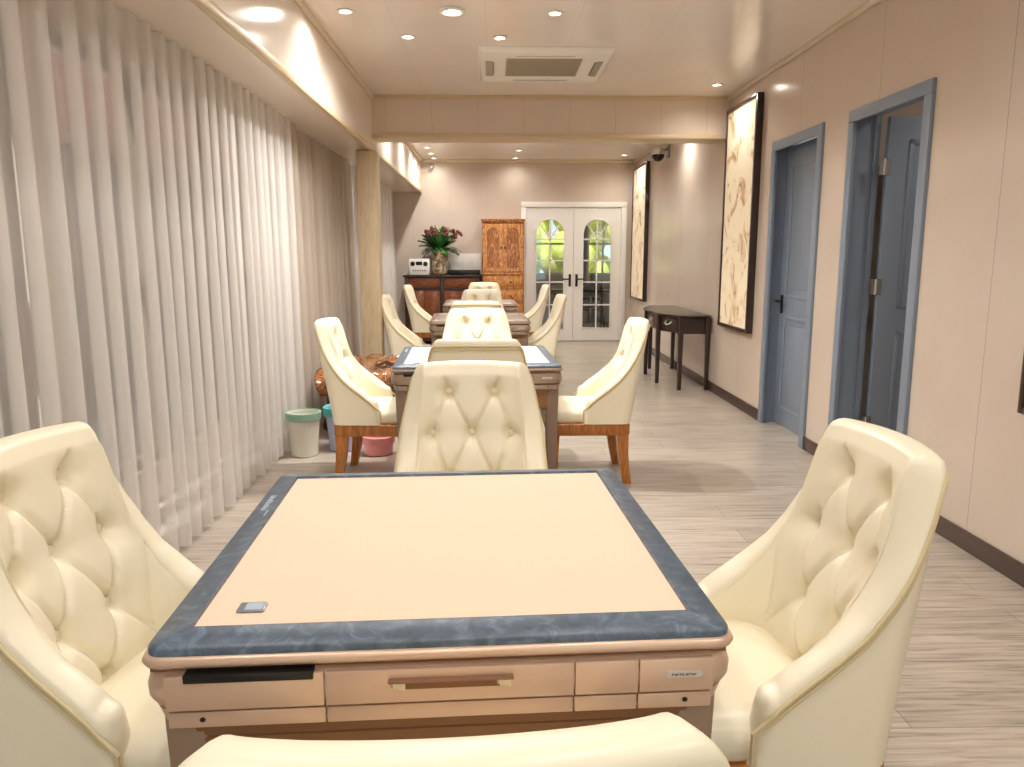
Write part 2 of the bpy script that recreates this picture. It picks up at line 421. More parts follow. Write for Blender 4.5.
# the room seen through its glass
b = MB()
ny = YF+3.6
b.box(-.6, ny, 0, .78, ny+.1, ZC); b.box(1.55, ny, 0, 1.95, ny+.1, ZC); b.box(2.6, ny, 0, 3.4, ny+.1, ZC)
for x0, x1 in ((.78, 1.55), (1.95, 2.6)): b.box(x0, ny, 0, x1, ny+.1, 1.0); b.box(x0, ny, 2.3, x1, ny+.1, ZC)
b.box(-.7, YF+.15, 0, -.6, ny, ZC); b.box(3.4, YF+.15, 0, 3.5, ny, ZC)
struct(b.build('wall_next_room', M['mist_wall']))
for i, (x0, x1) in enumerate(((.78, 1.55), (1.95, 2.6))):
    o = MB()
    for x in (x0, (x0+x1)/2-.02, x1-.04): o.box(x, ny+.02, 1.0, x+.04, ny+.07, 2.3)
    for z in (1.0, 1.62, 2.26): o.box(x0, ny+.02, z, x1, ny+.07, z+.04)
    f = struct(o.build('window_%d' % (i+5), M['white_door'])); box('pane', M['glass'], f, x0, ny+.04, 1.0, x1, ny+.045, 2.3)
# dark table and chairs beyond the glass
def plain_chair(x, y, rz, label):
    r = empty('dining_chair', (x, y, 0), rz)
    tag(r, label, 'chair', 'dark chairs in the next room')
    box('seat', M['brown_chair'], r, -.22, -.22, .43, .22, .22, .47, bev=.01)
    for sx in (-1, 1):
        for sy in (-1, 1):
            top = .95 if sy < 0 else .43
            MB().box(sx*.2-.02, sy*.2-.02, 0, sx*.2+.02, sy*.2+.02, top, bev=.005).build('leg', M['brown_chair'], r)
    k = MB()
    for z in (.62, .76, .9): k.box(-.18, -.215, z-.025, .18, -.19, z+.025, bev=.005)
    k.build('backrest', M['brown_chair'], r)
plain_chair(1.22, YF+1.2, R(180), 'dark wooden chair seen through the left glass door')
plain_chair(1.76, YF+1.25, R(180), 'dark wooden chair seen low in the right glass door')
r = empty('dining_table', (1.75, YF+2.2, 0)); tag(r, 'dark wooden table seen through the right glass door', 'table')
box('tabletop', M['brown_chair'], r, -.7, -.4, .72, .7, .4, .76, bev=.01)
for sx in (-1, 1):
    for sy in (-1, 1): box('leg', M['brown_chair'], r, sx*.62-.03, sy*.33-.03, 0, sx*.62+.03, sy*.33+.03, .72)

# outdoors: what shows faintly behind the sheers and through the far windows
b = MB(); b.box(-14, YB-8, -.3, XL-.1, 22, -.12); b.box(XL-.1, 17.0, -.3, 14, 26, -.12); b.box(XL-.1, YB-10, -.3, 14, YB-.1, -.12); struct(b.build('ground_outside', M['ext_floor']))
b = MB(); b.box(-3.9, -6, -.12, -3.7, 20, 9); b.box(-3.9, -6.2, -.12, XL-.1, -6, 9); struct(b.build('wall_outside', M['ext_wall']))  # raised, with an unseen end wall added, to keep sun off the alley
b = MB()
for z0, z1 in ((2.35, 3.1), (1.25, 1.6)): b.box(-3.72, -3, z0, -3.66, 16, z1)
struct(b.build('trim_7', M['brick']))
hb = MB(); random.seed(3)
for k in range(60):
    hb.sphere((random.uniform(-1.5, 4.5), random.uniform(18.6, 19.4), random.uniform(.2, 3.4)), random.uniform(.35, .6), seg=8)
tag(hb.build('hedge', M['hedge']), 'yellow green leaves glimpsed through the far glass doors', 'hedge', kind='stuff')

# ------------------------------------------------------------------ curtains
def curtain(y0, y1, label, m, seed, x0=-1.52, per=.15, depth=.032):
    """gathered sheer: flat single layer between soft S-folds of three layers"""
    rnd = random.Random(seed)
    ctrl = [(0, 0), (.24, -.12), (.46, .02), (.52, .5), (.60, .98), (.78, 1.1), (.95, .95), (1.0, .68), (.90, .5), (.70, .45), (.60, .33), (.66, .14), (.86, .02)]
    y = y0; pts = []
    while y < y1-.04:
        p_ = min(per*rnd.uniform(.86, 1.16), y1-y); dp = rnd.uniform(.75, 1.35)
        for u, x in ctrl: pts.append((y+(u+rnd.uniform(-.02, .02))*p_, x*dp, rnd.uniform(-1, 1)))
        y += p_
    pts.append((y, 0, 0))
    fine = []
    for k in range(len(pts)-1):
        a, b, c_, d = pts[max(k-1, 0)], pts[k], pts[k+1], pts[min(k+2, len(pts)-1)]
        for q in range(3):
            u = q/3
            fine.append(tuple(.5*(2*b[i]+(c_[i]-a[i])*u+(2*a[i]-5*b[i]+4*c_[i]-d[i])*u*u+(3*b[i]-a[i]-3*c_[i]+d[i])*u**3) for i in range(2)))
    rows = 9; loops = []; top, bot = ZE-.006, .025
    for r in range(rows+1):
        tt = r/rows; z = top+(bot-top)*tt; L = []
        for yy, x in fine:
            sway = .012*noise.noise(Vector((yy*1.3, z*.8, seed)))*tt+.010*noise.noise(Vector((yy*4, z*.5, seed+5)))*tt
            L.append((x0+depth*x*(.85+.55*tt)+sway, yy+.010*noise.noise(Vector((yy*2, z*.7, seed+9)))*tt, z))
        loops.append(L)
    o = MB().loft(loops, caps=False, closed=False).build('curtain', m, None, smooth=80)
    return tag(o, label, 'curtain', 'sheer curtains along the window side')
curtain(.9, 5.93, 'long pale sheer curtain hanging beside the two nearest tables', M['sheer'], 1)
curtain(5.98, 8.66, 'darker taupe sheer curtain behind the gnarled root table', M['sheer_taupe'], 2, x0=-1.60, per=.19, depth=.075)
curtain(8.70, 12.05, 'pale sheer curtain past the pillar, farthest from the nearest table', M['sheer'], 3, x0=-1.58, per=.14, depth=.045)

# ------------------------------------------------------------------ chair
def make_chair():
    root = empty('dining_chair')
    HW, YR, YA = .29, -.27, -.005            # outer half width, rear, arm front (at z=.35)
    IW, IY = .205, -.165                   # inner half width and rear
    ns, na, nr = 8, 40, 46
    YC = -.075                             # where the corner sweep starts
    def full(half): return half+[(-x, y) for x, y in half[::-1]][1:]
    side = lambda hw: [(hw, YA+(YC-YA)*k/ns) for k in range(ns)]
    def outer():
        rad, xe = .055, .150
        L1, L2, L3 = YC-(YR+rad), PI/2*rad, HW-rad-xe
        P = side(HW)
        for k in range(na):
            d = (L1+L2+L3)*k/na
            if d < L1: P.append((HW, YC-d))
            elif d < L1+L2: a = (d-L1)/rad; P.append((HW-rad+rad*math.cos(a), YR+rad-rad*math.sin(a)))
            else: P.append((HW-rad-(d-L1-L2), YR))
        return full(P+[(xe*(1-k/(nr//2)), YR) for k in range(nr//2+1)])
    def inner_path(hw, yr, xe, e):
        P = side(hw)
        for k in range(na):
            a = PI/2*k/na; P.append((xe+(hw-xe)*math.cos(a)**e, YC-(YC-yr)*math.sin(a)**e))
        return full(P+[(xe*(1-k/(nr//2)), yr) for k in range(nr//2+1)])
    Po = outer(); Plo = inner_path(IW, IY, .115, 1.0); Phi = inner_path(IW+.03, IY-.035, .135, .45)
    ztab = [(.0, .535), (-.02, .558), (-.055, .59), (-.11, .637), (-.165, .69), (-.20, .745), (-.23, .81), (-.247, .865), (-.257, .925), (-.264, .98), (-.27, 1.0), (-.4, 1.0)]
    def T(x, y):
        for (a, za), (b, zb) in zip(ztab, ztab[1:]):
            if a >= y >= b:
                u = (a-y)/(a-b); z = za+(zb-za)*u; break
        else: z = ztab[-1][1] if y < -.2 else ztab[0][1]
        return z+(.008*(1-(x/HW)**2) if y < -.2 else 0)
    def warp(x, y, z):
        t_ = max(0, (z-.35)/.65)
        return Vector((x*(1-.165*t_**1.1), y-.10*t_**1.15+.045*((x/HW)**2-1)*min(1, t_*1.6), z))
    rows = [(.895, (-.085, .085)), (.745, (-.148, 0, .148)), (.59, (-.085, .085)), (.45, (0,))]
    btn = [(x, z) for z, xs in rows for x in xs]
    seg = []
    for (za, xa), (zb, xb) in zip(rows, rows[1:]):
        for a in xa:
            for c in xb:
                if abs(a-c) < .1: seg.append((a, za, c, zb))
    seg += [(.148, .745, .17, .748), (-.148, .745, -.17, .748), (.085, .59, .15, .50), (-.085, .59, -.15, .50), (.085, .895, .10, .945), (-.085, .895, -.10, .945)]
    def dseg(x, z, s):
        ax, az, bx, bz = s; dx, dz = bx-ax, bz-az
        u = max(0, min(1, ((x-ax)*dx+(z-az)*dz)/(dx*dx+dz*dz)))
        return math.hypot(x-ax-u*dx, z-az-u*dz)
    def tuft(x, z):
        d = 0
        for bx, bz in btn: d = max(d, .030*math.exp(-((x-bx)**2+(z-bz)**2)/.026**2))
        c = min(dseg(x, z, s) for s in seg)
        c2 = .015*math.exp(-(c/.0085)**2)
        bd = .010*math.exp(-(min(math.hypot(x-bx, z-bz) for bx, bz in btn)/.055)**2)
        return d+c2+bd
    no, nb, ni = 10, 9, 60
    loops = []; inner = []
    def section(po, lo, hi, f=0., sh=1., tuf=True):
        """f pushes the section forward, sh shrinks its thickness (rounded arm front)"""
        Tz = T(*po)
        po = Vector((po[0], po[1])); lo = Vector(lo); hi = Vector(hi); po0 = po
        def inn(z):
            u = max(0, min(1, (z-.48)/(.86-.48))); u = u*u*(3-2*u); return lo.lerp(hi, u)
        rz = .032; L = []
        pi = inn(Tz-rz); mid = (po+pi)/2
        po = mid+(po-mid)*sh
        Tz -= (1-sh)*rz*.8
        zt = Tz-rz
        for k in range(no): z = .385+(zt-.385)*k/no; L.append(warp(po.x, po.y+f, z))
        for k in range(nb+1):
            a = PI*k/nb; cs = math.cos(a); q = mid+(po-mid)*math.copysign(abs(cs)**.75, cs); z = zt+rz*math.sin(a)**.75
            if cs < 0: q = mid+(mid+(pi-mid)*sh-mid)*abs(cs)**.75
            L.append(warp(q.x, q.y+f, z))
        for k in range(1, ni+1):
            z = zt+(.38-zt)*k/ni; pi = inn(z); pi = mid+(pi-mid)*sh; v = warp(pi.x, pi.y+f, z)
            wgt = max(0, min(1, (-.02-pi.y)/.10))
            if tuf and wgt > 0:
                edge = max(0, min(1, (zt-z-.005)/.05)); edge = edge*edge*(3-2*edge)
                puff = .016*math.sin(PI*min(1, max(0, (z-.40)/(zt-.40+.02))))**.5
                dd = (puff-tuft(v.x, z)*edge)*wgt
                nrm = Vector((-pi.x*1.2 if abs(pi.x) > .13 else 0, .25, 0)).normalized() if pi.y > IY+.01 else Vector((0, 1, 0))
                v = v+nrm*dd
                inner.append(v.copy())
            L.append(v)
        return L
    cap = [(.030*math.sin(a), math.cos(a)) for a in (R(88), R(65), R(42), R(20))]
    for f, sh in cap: loops.append(section(Po[0], Plo[0], Phi[0], f, max(.12, sh), False))
    for po, lo, hi in zip(Po, Plo, Phi): loops.append(section(po, lo, hi))
    for f, sh in reversed(cap): loops.append(section(Po[-1], Plo[-1], Phi[-1], f, max(.12, sh), False))
    bk = MB(); bk.loft(loops, caps=True, closed=True)
    for bx, bz in btn[:7]:
        best = min(inner, key=lambda v: (v.x-bx)**2+(v.z-bz)**2)
        bk.sphere(best+Vector((0, .011, 0)), .0135, (1, .6, 1), 12)
    back = bk.build('backrest', M['leather'], root, smooth=70)
    # piping along the outer top edge and down the arm fronts
    pp = MB()
    for off, rr in ((.0, .0055), (.016, .004)):
        pts = []
        for po in Po:
            Tz = T(*po)-.034-off; pts.append(warp(po[0]*1.006, po[1]-(.002 if po[1] < -.2 else 0), Tz))
        a = [Vector((HW*.985, YA+.024, z)) for z in (.388, .43, .47)]
        b_ = [Vector((-v.x, v.y, v.z)) for v in reversed(a)]
        pp.tube(a+pts+b_, rr, 6)
    pp.build('piping', M['piping'], back)
    # seat cushion
    sp = MB(); L = []
    for z, e, r_ in ((.386, .012, .05), (.40, 0, .06), (.435, 0, .06), (.452, .008, .055), (.466, .03, .05), (.474, .075, .05), (.479, .14, .04)):
        L.append(rrect(.262-e*.9, .235-e, r_, z, 6, 0, .03))
    sp.loft(L)
    sp.build('seat', M['leather'], root, smooth=60)
    fr = MB(); fr.loft([rrect(.272, .25, .03, .312, 4, 0, -.015), rrect(.278, .256, .03, .32, 4, 0, -.015), rrect(.278, .256, .03, .38, 4, 0, -.015), rrect(.27, .25, .03, .387, 4, 0, -.015)])
    fr.build('seat_frame', M['chair_wood'], root)
    def leg(path_):
        return MB().loft([[(x+a*w_, y+c*w_, z) for a, c in ((-1, -1), (1, -1), (1, 1), (-1, 1))] for x, y, z, w_ in path_]).build('leg', M['chair_wood'], root, smooth=30)
    for s in (-1, 1):
        leg([(s*.235, .195, 0, .017), (s*.232, .19, .316, .029)])
        leg([(s*.235, -.262, 0, .024), (s*.235, -.245, .10, .027), (s*.234, -.232, .2, .031), (s*.232, -.226, .316, .036)])
    return root

CH = make_chair(); CG = 'cream tufted armchairs around the game tables'
used = [0]
def chair(x, y, rz, label):
    o = CH if not used[0] else copy_tree(CH)
    used[0] = 1
    o.location = (x, y, 0); o.rotation_euler.z = R(rz); o.scale = (1, 1, 1)
    tag(o, label, 'chair', CG); return o
chair(-.06, .945, 3.6, 'cream tufted chair seen from behind, cut off at the near edge of the nearest table').scale = (1.1, 1, 1)
chair(-.685, 1.62, -99, 'cream button-tufted chair left of the nearest table, beside the long curtain')
chair(.515, 1.66, 92, 'large cream tufted chair on the right of the nearest table')
chair(-.085, 2.52, 180, 'cream tufted chair facing us across the far edge of the nearest table')
chair(-.085, 4.06, 0, 'cream chair seen from behind at the near side of the second table')
chair(-.70, 4.87, -92, 'cream tufted chair with amber legs left of second table, by the bins')
chair(.56, 4.87, 90, 'cream tufted chair on amber legs casting a shadow, right of second table')
chair(-.13, 5.52, 180, 'cream tufted chair facing us at the far side of the second table')
chair(-.16, 7.2, 0, 'cream chair seen from behind at the near side of the third table')
chair(-.76, 7.93, -90, 'cream tufted chair left of the third table, in front of the pillar')
chair(.33, 7.93, 90, 'cream tufted chair right of the third table')
chair(-.15, 8.82, 180, 'cream chair facing us at the far side of the third table')
chair(-.82, 10.6, -90, 'cream tufted chair left of the fourth table, before the sideboard')
chair(.35, 10.62, 90, 'cream tufted chair right of the fourth table, before the glass doors')
chair(-.15, 11.26, 180, 'farthest cream chair, facing us in front of the wooden cabinet')

# ------------------------------------------------------------------ game table
def make_table():
    root = empty('game_table')
    hx, hy = .492, .512
    # top frame ring sloping outward, four pieces mitred into one ring
    fo = lambda z, i, r_: rrect(hx-.006-i, hy-.006-i, r_, z, 6)
    fm = MB(); fm.loft([fo(.758, 0, .03), fo(.770, 0, .03), fo(.776, .004, .028), fo(.7835, .054, .006), fo(.785, .058, .004), fo(.777, .061, .003)], caps=False)
    fm.build('top_frame', M['slate'], root, smooth=50)
    mk = MB()
    for k, (dx, ln) in enumerate(((0, .10),)):
        for i in range(9):
            y = .17+i*.0135
            mk.box(-hx+.030, y, .7775, -hx+.030+.010+.006*((i*7) % 3)/2, y+.008, .7812)
        for i in range(5):
            y = .12+i*.009
            mk.box(-hx+.048, y, .780, -hx+.052, y+.006, .7832)
    mk.build('maker_mark', M['pad_light'], root)
    ft = MB(); ft.box(-hx+.06, -hy+.06, .765, hx-.06, hy-.06, .7785); ft.build('felt', M['felt'], root)
    pd = MB(); pd.loft([rrect(.024, .019, .004, .7785, 4, -.345, -.372), rrect(.024, .019, .004, .7815, 4, -.345, -.372), rrect(.022, .017, .004, .7825, 4, -.345, -.372)]); pdo = pd.build('control_pad', M['pad'], root)
    box('screen', M['pad_light'], pdo, -.356, -.386, .7825, -.327, -.358, .7829)
    # rose gold rim, groove, shell
    rm = MB(); rm.loft([rrect(hx-.012, hy-.012, .03, .738), rrect(hx, hy, .035, .742), rrect(hx+.003, hy+.003, .036, .750), rrect(hx, hy, .035, .758), rrect(hx-.006, hy-.006, .03, .762)])
    rm.build('rim', M['rose'], root, smooth=60)
    box('groove', M['rose_dk'], root, -hx+.014, -hy+.014, .728, hx-.014, hy-.014, .74)
    sh = MB(); sh.loft([rrect(hx-.03, hy-.03, .04, .655), rrect(hx-.006, hy-.006, .05, .658), rrect(hx+.002, hy+.002, .055, .675), rrect(hx+.003, hy+.003, .055, .695), rrect(hx-.004, hy-.004, .05, .722), rrect(hx-.012, hy-.012, .045, .731), rrect(hx-.03, hy-.03, .04, .732)])
    sh.build('shell', M['rose'], root, smooth=60)
    lb = MB(); lb.loft([rrect(hx-.03, hy-.03, .04, .615), rrect(hx-.016, hy-.016, .045, .619), rrect(hx-.008, hy-.008, .05, .651), rrect(hx-.03, hy-.03, .04, .6545)])
    lb.build('lower_band', M['rose'], root, smooth=60)
    ub = MB(); ub.loft([rrect(.445, .462, .04, .478), rrect(.455, .472, .04, .485), rrect(.458, .475, .04, .57), rrect(.455, .472, .04, .573), rrect(.458, .475, .04, .576), rrect(.46, .478, .04, .616)]); ub.build('underbody', M['under'], root)
    # fascia on the near side: plates with joints between
    def plate(name, x0, x1, z0, z1, yb, tilt=0):
        return MB().box(x0+.0012, yb, z0, x1-.0012, yb+.012, z1, bev=.002).build(name, M['rose'], root)
    yf = -hy-.0075
    plate('front_panel', -.452, -.197, .660, .727, yf)
    dr = plate('drawer', -.197, .214, .660, .727, yf)
    plate('front_panel', .214, .323, .660, .727, yf); np_ = plate('front_panel', .323, .452, .660, .727, yf)
    for x0, x1 in ((-.452, -.197), (-.197, .214), (.214, .323), (.323, .452)): plate('lower_panel', x0, x1, .619, .651, -hy+.001)
    hd = MB(); hd.box(-.072, yf-.003, .689, .089, yf+.002, .706); ho = hd.build('handle_recess', M['under'], dr)  # brown plate paints the shade in the recess behind the handle
    for a, c in ((-.090, -.066), (.083, .107)): MB().loft([[(a, yf-.001, .692), (c, yf-.001, .689), (c, yf-.001, .709), (a, yf-.001, .709)], [(a+.004, yf-.008, .696), (c, yf-.010, .691), (c, yf-.010, .708), (a+.004, yf-.008, .708)]]).build('handle_end', M['ivory'], dr)
    MB().box(-.094, yf-.014, .7075, .111, yf, .7115, bev=.0015).build('handle', M['rose_dk'], dr)
    box('slot', M['black'], root, -.420, -hy-.010, .716, -.214, -hy+.02, .733, bev=.002)
    nb = MB(); nb.poly([(x, z) for x, z, _ in [(p_[0], p_[1], 0) for p_ in rrect(.031, .0065, .006, 0, 4, .400, .697)]], yf-.003, yf+.003)
    nbo = nb.build('name_plate', M['silver'], np_)
    lt = MB(); xs = .378
    for i in range(9):
        w_ = (.0036, .0028, .0036, .0040)[i % 4]
        lt.box(xs, yf-.0036, .6950, xs+.0011, yf-.003, .6990); lt.box(xs, yf-.0036, (.6980, .6950, .6966)[i % 3], xs+w_, yf-.003, (.6990, .6960, .6976)[i % 3])
        if i % 2: lt.box(xs+w_-.001, yf-.0036, .6950, xs+w_, yf-.003, .6990)
        xs += w_+.0013
    lt.build('lettering', M['black'], nbo)
    for x in (-.396, .405):
        s_ = MB(); s_.tube([(x, -hy-.0005, .636), (x, -hy+.01, .636)], .0048, 12); s_.build('socket', M['black'], root)
    for sx in (-1, 1):
        for sy in (-1, 1):
            MB().loft([rrect(.026, .026, .008, 0, 3, sx*.432, sy*.436), rrect(.030, .030, .008, .30, 3, sx*.434, sy*.438), rrect(.036, .036, .008, .60, 3, sx*.436, sy*.440), rrect(.036, .036, .008, .62, 3, sx*.436, sy*.440)]).build('leg', M['leg_metal'], root)
    for c in root.children_recursive:                              # slimmer casing under the rim
        for v in c.data.vertices:
            if c.name.startswith('leg'):
                if v.co.z > .55: v.co.z += .022
            elif v.co.z < .76: v.co.z = .76-(.76-v.co.z)*.86
    return root
TB = make_table(); TG = 'game tables in a line down the room'
M['taupe_shell'] = mat('taupe_shell', (158, 136, 120), .36, metal=.3)  # rose shell darkened; dimmer light on the farther tables put into its colour
M['taupe_leg'] = mat('taupe_leg', (140, 120, 106), .4, metal=.3)  # leg metal darkened for the same dimmer light
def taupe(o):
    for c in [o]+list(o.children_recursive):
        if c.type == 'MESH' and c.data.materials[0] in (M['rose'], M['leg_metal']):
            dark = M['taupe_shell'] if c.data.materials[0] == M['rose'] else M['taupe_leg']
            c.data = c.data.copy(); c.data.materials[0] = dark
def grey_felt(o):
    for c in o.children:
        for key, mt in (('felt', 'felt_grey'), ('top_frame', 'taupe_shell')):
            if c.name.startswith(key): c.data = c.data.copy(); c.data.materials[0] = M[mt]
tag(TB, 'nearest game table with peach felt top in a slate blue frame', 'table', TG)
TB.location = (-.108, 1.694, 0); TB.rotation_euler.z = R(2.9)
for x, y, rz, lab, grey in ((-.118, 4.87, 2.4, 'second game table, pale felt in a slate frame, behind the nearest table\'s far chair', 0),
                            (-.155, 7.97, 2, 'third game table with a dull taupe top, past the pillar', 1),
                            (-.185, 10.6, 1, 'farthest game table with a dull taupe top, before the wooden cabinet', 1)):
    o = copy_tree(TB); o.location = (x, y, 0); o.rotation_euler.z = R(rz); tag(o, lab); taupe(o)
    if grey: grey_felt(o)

# ------------------------------------------------------------------ bins
def bin_(x, y, rb, rt, h, body, rim, label, bag=None):
    r = empty('waste_bin', (x, y, 0)); tag(r, label, 'bin', 'plastic bins beside the curtain')
    MB().lathe([(rb*.9, 0), (rb, .006), (rt, h), (rt-.006, h), (rb-.006, .012), (rb*.5, .012)], 28).build('body', body, r)
    MB().lathe([(rt-.002, h-.05), (rt+.007, h-.045), (rt+.010, h+.004), (rt-.002, h+.006), (rt-.008, h-.02)], 28, caps=False).build('rim', rim, r)
    if bag:
        prof = [(rt+.012, h-.055), (rt+.016, h-.02), (rt+.013, h+.01), (rt-.01, h+.006), (rt-.03, h-.10)]
        L = []
        for q, (rr, z) in enumerate(prof):
            L.append([((rr+.004*math.sin(7*a+q))*math.cos(a), (rr+.004*math.sin(7*a+q))*math.sin(a), z+.012*math.sin(5*a+q*2)*(q in (0,))) for a in [2*PI*k/40 for k in range(40)]])
        MB().loft(L, caps=False).build('bin_liner', bag, r)
bin_(-1.35, 5.37, .092, .115, .31, M['bin_white'], M['bin_green'], 'milky white bin with mint green rim beside the curtain')
bin_(-1.10, 5.54, .105, .13, .31, M['bin_blue'], M['bin_teal'], 'lavender bin with a teal liner behind the chair with amber legs', M['bin_teal'])
bin_(-.83, 5.40, .10, .11, .13, M['bin_pink'], M['bin_pink'], 'low pink basin on the floor under the left chair of second table')

# ------------------------------------------------------------------ root-wood tea table
def root_table():
    r = empty('root_table', (-1.08, 6.42, 0)); tag(r, 'gnarled orange burl root table beside the pillar, behind the left chair', 'table')
    N = 110; L = []
    for z, k in ((.33, .72), (.37, .93), (.42, 1.0), (.475, .99), (.495, .93), (.50, .85), (.50, .75), (.495, .62), (.49, .48), (.487, .33), (.487, .18)):
        ring = []
        for i in range(N):
            a = 2*PI*i/N
            rr = 1+.14*noise.noise(Vector((math.cos(a)*1.6, math.sin(a)*1.6, 3)))+.16*noise.noise(Vector((math.cos(a)*6, math.sin(a)*5, z*4)))
            sq = lambda v: math.copysign(abs(v)**.6, v)
            x = sq(math.cos(a))*.34*rr*k; y = sq(math.sin(a))*.66*rr*k
            ring.append((max(-.36, x), y, z+.05*noise.noise(Vector((x*6, y*5, 1)))+.03*noise.noise(Vector((x*16, y*14, 7)))))
        L.append(ring)
    MB().loft(L).build('tabletop', M['root_top'], r, smooth=60)
    b = MB(); rnd = random.Random(5)
    for i in range(14):
        a = 2*PI*i/14+rnd.uniform(-.2, .2); k0 = rnd.uniform(.3, .6)
        pts = []; rs = []
        for j in range(9):
            u = j/8; k = k0+(.88-k0)*u**1.4
            aa = a+.5*math.sin(u*3+i)
            pts.append((sq(math.cos(aa))*.31*k, sq(math.sin(aa))*.60*k, max(.045, .40*(1-u)+.03*math.sin(i+u*6)))); rs.append(.085*(1-u)+.045)
        pts[-1] = (pts[-1][0], pts[-1][1], .045)
        b.tube(pts, rs, 8)
    b.build('root_base', M['root_base'], r, smooth=70)
root_table()

# ------------------------------------------------------------------ right side: console table, pictures, camera
def console():
    """half-octagonal table: straight front, canted corners"""
    cx, cy = 2.0, 8.76
    r = empty('console_table', (cx, cy, 0)); tag(r, 'dark wood console table with canted corners against the right wall', 'console table')
    P = [(2.235, 7.95), (1.93, 7.95), (1.78, 8.42), (1.78, 9.10), (1.93, 9.57), (2.235, 9.57)]
    P = [(x-cx, y-cy) for x, y in P]
    grow = lambda k, z: [((x-.235)*k+.235, y*k, z) for x, y in P]
    MB().loft([grow(1.0, .76), grow(1.04, .768), grow(1.04, .785), grow(1.02, .79)]).build('tabletop', M['dark_wood'], r, smooth=20)
    MB().loft([grow(.95, .59), grow(.95, .76)]).build('apron', M['dark_wood'], r, smooth=20)
    L = [((x-.235)*.93+.225, y*.965) for x, y in P]
    for x, y in L:
        MB().loft([rrect(.019, .019, .003, 0, 2, x, y), rrect(.026, .026, .003, .60, 2, x, y), rrect(.028, .028, .003, .76, 2, x, y)]).build('leg', M['dark_wood'], r)
    for (a, c) in ((1, 2), (2, 3)):
        A, B = Vector(P[a]), Vector(P[c]); A = Vector(((A.x-.235)*.95+.235, A.y*.95)); B = Vector(((B.x-.235)*.95+.235, B.y*.95))
        m_ = (A+B)/2; ang = math.atan2(B.y-A.y, B.x-A.x); ln = (B-A).length/2-.06
        mt = Matrix.Translation((m_.x, m_.y, 0)) @ Matrix.Rotation(ang, 4, 'Z')
        b = MB(); b.box(-ln, -.010, .615, ln, .008, .74, bev=.004, mtx=mt) if False else b.box(-ln, -.008, .615, ln, .010, .74, bev=.004, mtx=mt)
        d = b.build('drawer', M['dark_wood'], r)
        h = MB(); h.tube([mt @ Vector(v) for v in ((-.055, .010, .70), (-.05, .030, .685), (0, .036, .672), (.05, .030, .685), (.055, .010, .70))], .007, 8)
        for q in (-.055, .055): h.sphere(mt @ Vector((q, .012, .70)), .012)
        h.build('handle', M['silver'], d)
console()

def painting(y0, y1, z0, z1, label, fw=.035, dep=.06):
    r = empty('painting', (XR, (y0+y1)/2, z0)); tag(r, label, 'painting', 'framed pictures on the right wall')
    h = (y1-y0)/2; H = z1-z0
    f = MB()
    f.box(-dep, -h, 0, 0, -h+fw, H, bev=.004); f.box(-dep, h-fw, 0, 0, h, H, bev=.004)
    f.box(-dep, -h+fw, 0, 0, h-fw, fw, bev=.004); f.box(-dep, -h+fw, H-fw, 0, h-fw, H, bev=.004)
    f.build('frame', M['dark_wood'], r)
    box('canvas', M['art'], r, -dep+.012, -h+fw-.004, fw-.004, -.004, h-fw+.004, H-fw+.004)
painting(6.72, 7.60, .72, 2.75, 'tall pale landscape picture in dark frame between console table and blue door')
painting(11.50, 12.60, .72, 2.75, 'tall pale picture in dark frame nearest the white glass doors')
painting(2.27, 3.17, .74, 2.3, 'dark framed picture on the right wall, only its corner showing', .03, .05)

r = empty('security_camera', (XR, 10.3, 2.69)); tag(r, 'grey dome security camera high on the right wall', 'camera')
b = MB(); b.box(-.02, -.07, -.04, 0, .07, .12, bev=.006); b.tube([(-.01, 0, .06), (-.12, 0, .06)], .014)
b.build('bracket', M['cam_grey'], r)
MB().lathe([(.02, .075), (.085, .07), (.09, .03), (.088, -.005)], 20, (-.14, 0, 0)).build('housing', M['silver'], r)
MB().lathe([(.084, -.005), (.078, -.04), (.05, -.075), (.015, -.088)], 20, (-.14, 0, 0)).build('dome', M['black_gloss'], r)
r = empty('security_camera', (-.98, YF, 2.80)); tag(r, 'small dark camera high in the far left corner', 'camera')
box('bracket', M['cam_grey'], r, -.025, -.03, -.03, .025, 0, .03, bev=.004)
MB().tube([(0, -.03, 0), (0, -.10, -.02)], .022, 12).build('body', M['cam_grey'], r)

